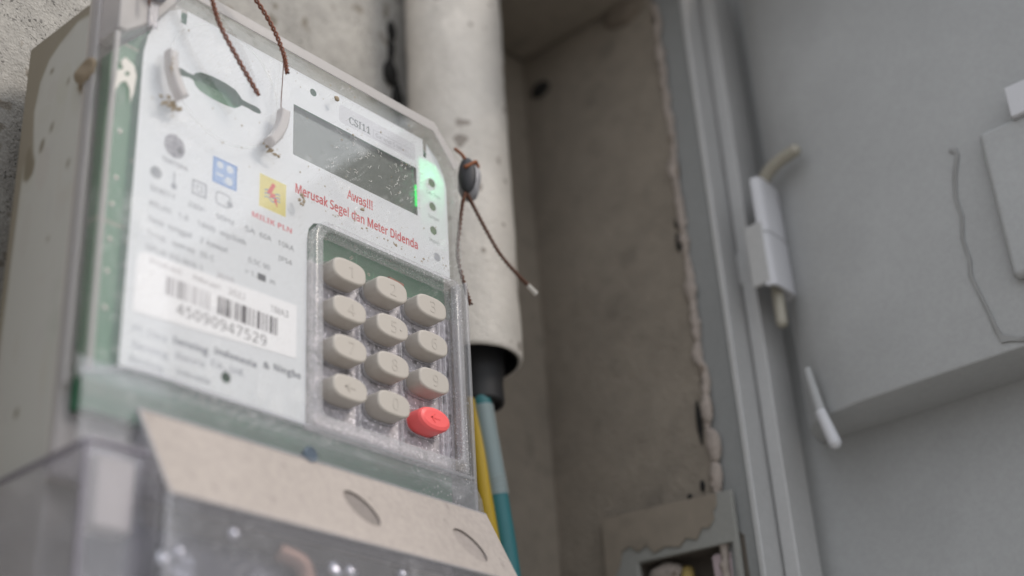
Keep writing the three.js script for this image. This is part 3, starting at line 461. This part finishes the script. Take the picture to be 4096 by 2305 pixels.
// optical port: thin ring on the cover with two thick grip segments
const ringSeg = (cx, cy, r0, r1, a0, a1, z0, z1, n, bevel) => { const o = [], q = []; for (let i = 0; i <= n; i++) { const a = (a0 + (a1 - a0) * i / n) * Math.PI / 180; o.push([cx + r1 * Math.cos(a), cy + r1 * Math.sin(a)]); q.unshift([cx + r0 * Math.cos(a), cy + r0 * Math.sin(a)]); } return extr(poly([...o, ...q]), z0, z1, bevel); };
const port = obj('port_ring', ringSeg(25.8, 92, 18.4, 19, 0, 359.9, 2.95, 3.25, 90, 0.05), M.clear, meter);
obj('port_grip', ringSeg(25.2, 91.6, 17.8, 20.6, 178, 220, 2.9, 6.4, 16, 0.7), M.frost, port);
obj('port_grip', ringSeg(25.8, 92, 17.9, 21, -42, 0, 2.9, 6.2, 16, 0.7), M.frost, port);
const crumbs = (cx, cy, z, n, sx, sy, r, s) => { const out = []; for (let i = 0; i < n; i++) { const k = r * (0.4 + 0.8 * rnd()); out.push(rough(new THREE.IcosahedronGeometry(k, 1).scale(1, 1, 0.5).translate(cx + sx * (rnd() + rnd() - 1), cy + sy * (rnd() + rnd() - 1), z), k * 0.4, 90, s)); } return out; };
const cr = obj('dried_mud', [...crumbs(8.2, 77.2, 3.2, 40, 4, 2, 0.45, 5), ...crumbs(5.4, 86, 6.2, 9, 0.5, 4, 0.4, 6), ...crumbs(42.4, 77.6, 3.4, 26, 3.4, 1.6, 0.45, 7)], M.dirt, meter, { label: 'crumbs of brown dried mud on the port grips' }); cr.userData.kind = 'stuff';
obj('mud_patch', rough(new THREE.IcosahedronGeometry(1, 4).scale(0.3, 3.4, 4.2).translate(-11, 84, -8.6), 1.2, 40, 91), P({ color: C(0.3, 0.24, 0.17), roughness: 0.95, name: 'mud' }), meter, { label: 'brown mud patch on the cover flange' });
obj('torn_sticker', extr(poly([[-9.4, 72.6], [-7.8, 76.2], [-6.2, 77.4], [-4.9, 75.6], [-4.4, 71.6], [-3.6, 75.4], [-3.2, 80.6], [-4.2, 83.4], [-7, 84.6], [-8.2, 82.6], [-7.2, 80.8], [-9, 79.4]], [[[-6.9, 79.4], [-6, 80.8], [-5.2, 80.2], [-6, 78.8]]]), 3.02, 3.3), M.paper, meter, { label: 'torn whitish scrap of sticker at the upper left' });
// specks, seeds and a stray fibre on the cover
{
  const out = []; for (let i = 0; i < 150; i++) { const x = 2 + 114 * rnd(), y = 66 + 50 * rnd() ** 1.2, r = 0.1 + 0.22 * rnd() ** 3; out.push(new THREE.IcosahedronGeometry(r, 0).scale(1, 1.3, 0.5).translate(x, y, 3.05)); }
  for (let i = 0; i < 36; i++) { const x = 62 + 54 * rnd(), y = 64 + 3 * rnd() + rnd(), r = 0.12 + 0.3 * rnd() ** 3; out.push(new THREE.IcosahedronGeometry(r, 0).scale(1.4, 1, 0.5).translate(x, y, 3.05)); }
  out.push(...crumbs(67, 107.6, 3.2, 2, 0.4, 0.4, 0.8, 11), ...crumbs(54.5, 66, 3.2, 14, 2, 2.4, 0.45, 12), ...crumbs(77.6, 73.4, 3.1, 6, 0.8, 0.8, 0.4, 13), ...crumbs(90, 66, 3.1, 8, 5, 0.8, 0.35, 14));
  const m = obj('dust_speck', out, M.dirt, meter, { label: 'brown specks on the cover' }); m.userData.kind = 'stuff';
  const fib = []; for (let i = 0; i < 120; i++) { const x = 64 + 42 * rnd(), y = 83.5 + 16 * rnd(), a = rnd() * 7, l = 0.4 + 1.1 * rnd(); if (rnd() > (x - 58) / 34) continue; fib.push(tube([[x, y, 3.08], [x + l * 0.5 * Math.cos(a) + 0.1, y + l * 0.5 * Math.sin(a), 3.2], [x + l * Math.cos(a + 0.5), y + l * Math.sin(a + 0.5), 3.1]], 0.045 + 0.05 * rnd(), 6, 4)); }
  const f = obj('lint', fib, P({ color: C(0.75, 0.73, 0.7), roughness: 0.9, name: 'pale lint' }), meter, { label: 'pale lint and scratches over the display' }); f.userData.kind = 'stuff';
  obj('stray_thread', tube([[46.2, 111.8, 3.15], [45.9, 104, 3.15], [45.5, 97, 3.2], [45.3, 91, 3.4]], 0.13, 30, 5), M.wire, meter, { label: 'thin dark fibre lying on the cover' });
}
// keypad
obj('keypad_frame', extr(poly(kp(0.2), [rrect(62.2, 116.8, 3.2, 60.2, [2, 2, 2, 4])]), -1.5, 3.3, 0.7, 3), P({ color: C(0.9, 0.895, 0.905), transmission: 0.95, transmissionMap: rep(heavyDustTex, 1.4), roughness: 0.14, thickness: 0, ior: 1.4, name: 'clear keypad bezel' }), meter, { label: 'dusty clear raised frame round the keys' });
obj('keypad_window', bx(61.8, 117, 50.6, 60.4, -0.4, 0.2), P({ color: C(0.92, 0.92, 0.91), transmission: 0.98, transmissionMap: rep(dustTex, 1.6), roughness: 0.1, thickness: 0, name: 'dusty window' }), meter);
obj('keypad_green_board', bx(62, 117, 49, 61, -4.6, -3.2), P({ map: pcbTex, color: C(0.15, 0.72, 0.42), roughness: 0.5, name: 'green board edge' }), meter);
obj('keypad_panel', extr(poly(rrect(59.4, 119.6, 0, 51.6, 1.6)), -3.2, -1.6), M.panel, meter, { label: 'dusty grey translucent panel between the keys' });
obj('keypad_rib', [bx(78.6, 79.4, 4, 46, -1.6, -0.2, 0.3), bx(95.4, 96.2, 4, 46, -1.6, -0.2, 0.3), bx(112.2, 113, 4, 50, -1.6, -0.2, 0.3), bx(114.4, 115, 4, 50, -1.6, -0.2, 0.25)], M.edge, meter);
const font = await new FontLoader().loadAsync('fonts/droid/droid_sans_regular.typeface.json');
const marks = ['1', '2', '3', '4', '5', '6', '7', '8', '9', '<', '0', '>'];
const KX = 70.62, KXP = 16.766, KY = 48.9, KYP = 12.081;
for (let j = 0; j < 4; j++) for (let i = 0; i < 3; i++) {
  const n = j * 3 + i, cx = KX + i * KXP, cy = KY - j * KYP, isRed = n === 11;
  obj('key_collar', extr(poly(sup(cx, cy, 7.1, 4.25, 2.9), [sup(cx, cy, 6.6, 3.8, 2.9)]), -1.6, -0.4, 0.15), M.edge, meter);
  const k = obj('key', extr(poly(sup(cx, cy, 6.35, 3.62, isRed ? 2.15 : 2.9)), -2.4, 5, isRed ? 1.3 : 0.75, isRed ? 2 : 5), isRed ? M.red : M.key, meter, { label: isRed ? 'red enter key' : undefined });
  if (n === 9 || n === 11) {                                           // back and enter arrows
    const d = n === 9 ? -1 : 1;
    obj('key_mark', [bx(cx - 2, cx + 1.6, cy - 0.22, cy + 0.22, 4.97, 5.12), ...[1, -1].map((s) => bx(-1.1, 1.1, -0.2, 0.2, 0, 0.14).rotateZ(s * 0.7).translate(cx - 1.3, cy - s * 0.0 + s * 0.6, 4.98))], isRed ? M.redMark : M.keyMark, k);
  } else {
    const tg = new TextGeometry(marks[n], { font, size: 3.7, depth: 0.1, curveSegments: 6 }); tg.computeBoundingBox(); const c = tg.boundingBox.getCenter(V3());
    obj('key_mark', tg.translate(cx - c.x + 0.3, cy - c.y, 4.99), M.keyMark, k);
    if (n === 4) obj('key_dot', new THREE.SphereGeometry(0.4, 10, 8).scale(1, 1, 0.6).translate(cx + 3, cy - 0.2, 5), M.key, k);
  }
}

// terminal cover: clear box that reaches further out, with a dusty sloping hood
obj('terminal_side', [bx(-14, -13.2, -110, -26.4, -40, 10.4), bx(-14, 1.6, -110, -26.4, 10.4, 11.2)], M.smoke, meter, { label: 'clear left side of the terminal cover' });
obj('terminal_edge', [tube([[-13.8, -26, -40], [-13.8, -26, 10], [-13.4, -25.8, 11], [2, -25.6, 11.4]], 0.7, 60, 8), tube([[-13.6, -26, 10.9], [-13.6, -70, 10.9], [-13.6, -110, 10.9]], 0.7, 20, 8)], M.smokeEdge, meter);
obj('terminal_post', bx(-9.5, 0.5, -44, -27, 3, 9.6, 1), M.rim, meter);
const hood = new THREE.BufferGeometry();
{ // the slope, with two long oval screw wells cut in
  const n = V3(0, 17 - 6.7, 22.2).normalize();
  const L = Math.hypot(22.6, 10.6), oval = (cx, cy, a, b) => circ(0, 0, a, 36, b).map(([x, y]) => [cx + (x - y) * 0.7071, cy + (x + y) * 0.7071]), wells = [oval(67.4, 12.6, 6.4, 3.9), oval(107, 15.2, 6.4, 3.9)];
  const s = extr(poly([[1.8, 0], [121.6, 0], [122.6, L], [4.2, L]], wells), -0.3, 0);
  const m = new THREE.Matrix4().makeBasis(V3(1, 0, 0), V3(0, -22.6 / L, 10.6 / L), V3(0, 10.6 / L, 22.6 / L).negate()); s.applyMatrix4(m); s.translate(0, -13, 6.6);
  const idx = s.attributes.position; s.scale(1, 1, 1); s.computeVertexNormals();
  obj('terminal_hood', s, M.dusty, meter, { label: 'sloping top of the terminal cover under beige dust' });
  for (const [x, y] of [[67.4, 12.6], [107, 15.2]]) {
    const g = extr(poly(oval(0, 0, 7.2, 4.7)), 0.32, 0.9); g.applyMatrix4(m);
    obj('screw_well', g.translate(x, -13 - y * 22.6 / L, 6.6 + y * 10.6 / L), P({ map: dustyTopTex, color: x < 80 ? C(0.5, 0.48, 0.48) : C(0.72, 0.69, 0.69), roughness: 0.8, name: 'shaded well floor' }), meter);  // floor colour darkened to stand for the soft shade in each well
  }
}
obj('hood_side', extrX([[6.6, -13], [17.2, -35.6], [17.2, -110], [6.6, -110]], 1.6, 2.4), M.smoke, meter);
obj('hood_edge', [tube([[1.8, -13, 6.7], [4.2, -35.4, 17.1]], 0.6, 4, 8), tube([[4, -35.6, 17.2], [60, -35.6, 17.2], [122.6, -35.6, 17.2]], 0.6, 8, 8), tube([[4, -35.6, 17.2], [4, -110, 17.2]], 0.8, 4, 8)], M.edge, meter);
obj('terminal_front', bx(4, 122.6, -110, -35.8, 16.6, 17.2), M.smoke, meter, { label: 'clear front of the terminal cover' });
obj('terminal_block', [bx(0, 118, -110, -40, -9, 7, 1), bx(8, 112, -56, -44, 7, 11, 1)], M.block, meter, { label: 'dark terminal block inside its cover' });
for (const x of [12, 34, 56, 78, 100]) {
  const s = obj('terminal_screw', [cyl([x, -50, 8], [x, -50, 13], 3.4, 3.2, 24)], M.steel, meter);
  obj('slot', bx(x - 3, x + 3, -50.4, -49.6, 12.6, 13.15), M.block, s);
}
for (const [x, y, z, q] of [[24, -40.5, 15, 2], [5.5, -50, 14.6, 2.2], [9.5, -47.6, 14.6, 1.8], [56, -43, 14.6, 2.8], [61, -42.6, 14.4, 2.2], [78.5, -40.4, 15, 1.9], [90, -42.5, 14, 2]]) obj('terminal_nut', rough(new THREE.CylinderGeometry(q, q * 1.05, 2.6, 6, 2).rotateX(Math.PI / 2 - 0.3).translate(x, y, z), 0.15, 60, 9), M.steel, meter);
obj('copper_lead', [tube([[40, -41, 12], [46, -44, 14], [47, -54, 14], [48, -70, 12]], 2.4, 20, 12)], P({ color: C(0.42, 0.27, 0.2), roughness: 0.45, metalness: 0.4, name: 'copper' }), meter);
obj('cover_screw', [cyl([54.4, -11.4, 4.6], [54.4, -11.4, 7.2], 1.6), new THREE.TorusGeometry(1.9, 0.4, 8, 24).translate(54.4, -11.4, 6.9)], M.screwBlue, meter);

// ---------------------------------------------------------------- seals with rusty twisted wire
{
  const t = thing('lead_seal', 'grey lead seal at the upper left corner of the meter with long rusty wires', 'seal', [0, 107, 4]);
  obj('seal_body', rough(new THREE.CylinderGeometry(3.4, 3.4, 4.2, 28, 4).rotateX(1.2).rotateZ(0.4).translate(0.4, 110.4, 5), 0.3, 40, 3), M.lead, t);
  obj('seal_loop', new THREE.TorusGeometry(1.5, 0.5, 8, 30).rotateX(0.3).rotateY(-0.5).translate(0.6, 108.6, 6.4), M.lead, t);
  obj('cover_stub', bx(-1.2, 1.8, 98, 106, 3.2, 4.2, 0.5), M.haze, t);
  obj('hanging_wire', twisted([[-3.4, 112, 6], [-3.4, 106, 6.6], [-3.2, 101.6, 6.6]], 0.4, 5, 60), M.wire, t);
  obj('long_wire', twisted([[2, 122, 9], [9.4, 120, 11], [13.6, 113, 10.4], [17.4, 105.4, 9.8], [25, 96.6, 9.4], [32.6, 89, 9]], 0.68, 15, 220), M.wireRed, t, { label: 'rusty wire end on the left' });
  obj('long_wire', twisted([[2, 123, 10], [16, 126, 12], [27, 121.6, 10.5], [35.6, 114.6, 10], [40.4, 106.6, 10], [41.9, 100.6, 10]], 0.68, 15, 220), M.wireRed, t, { label: 'rusty wire end on the right' });
}
{
  const t = thing('lead_seal', 'grey lead seal on the right edge of the meter with two rusty wire tails', 'seal', [130, 104, 0]);
  obj('seal_body', rough(new THREE.SphereGeometry(1, 32, 20).scale(4.7, 7.0, 4.1).rotateZ(0.15).rotateY(0.9).translate(131.3, 107.4, -1.5), 1.0, 34, 4), M.lead, t);
  obj('seal_dark_face', rough(new THREE.SphereGeometry(1, 24, 16).scale(2.6, 6.6, 3.2).translate(127.8, 107.6, 0.8), 0.3, 30, 6), P({ color: C(0.035, 0.035, 0.04), roughness: 0.6, name: 'dark lead' }), t);
  obj('loop_wire', [...twisted([[123, 116.4, 0], [125.4, 114.6, 1], [127, 112.6, 1.4]], 0.55, 5, 50), ...twisted([[124.6, 108.6, 2.6], [127, 110.4, 3.4], [130.4, 113.2, 2.6], [133.4, 114.4, 0.4]], 0.6, 8, 70), new THREE.SphereGeometry(1.1, 12, 8).translate(133.6, 114, 0.2)], P({ color: C(0.27, 0.1, 0.045), roughness: 0.65, metalness: 0.2, name: 'orange rust' }), t);
  obj('tail_wire', twisted([[127.6, 101.4, 0], [131, 97.4, 0], [136.6, 90.6, 0], [143.4, 83.6, 0], [151, 79.2, 0], [156.6, 76.8, 0]], 0.66, 14, 220), M.wire, t, { label: 'rusty wire tail bent out to the right' });
  obj('tail_tip', cyl([156.6, 76.8, 0], [160.8, 75, 0], 0.8, 0.95, 12), M.wireTip, t);
  obj('tail_wire', twisted([[127.4, 101, 0], [126, 97, 0], [125.2, 88, -1.2], [124.4, 77, -2], [125.4, 66, -0.6], [126.2, 58.6, 1]], 0.66, 14, 220), M.wire, t, { label: 'rusty wire tail hanging straight down' });
}

scene.traverse((o) => { delete o.userData.base; });
renderer.render(scene, camera);
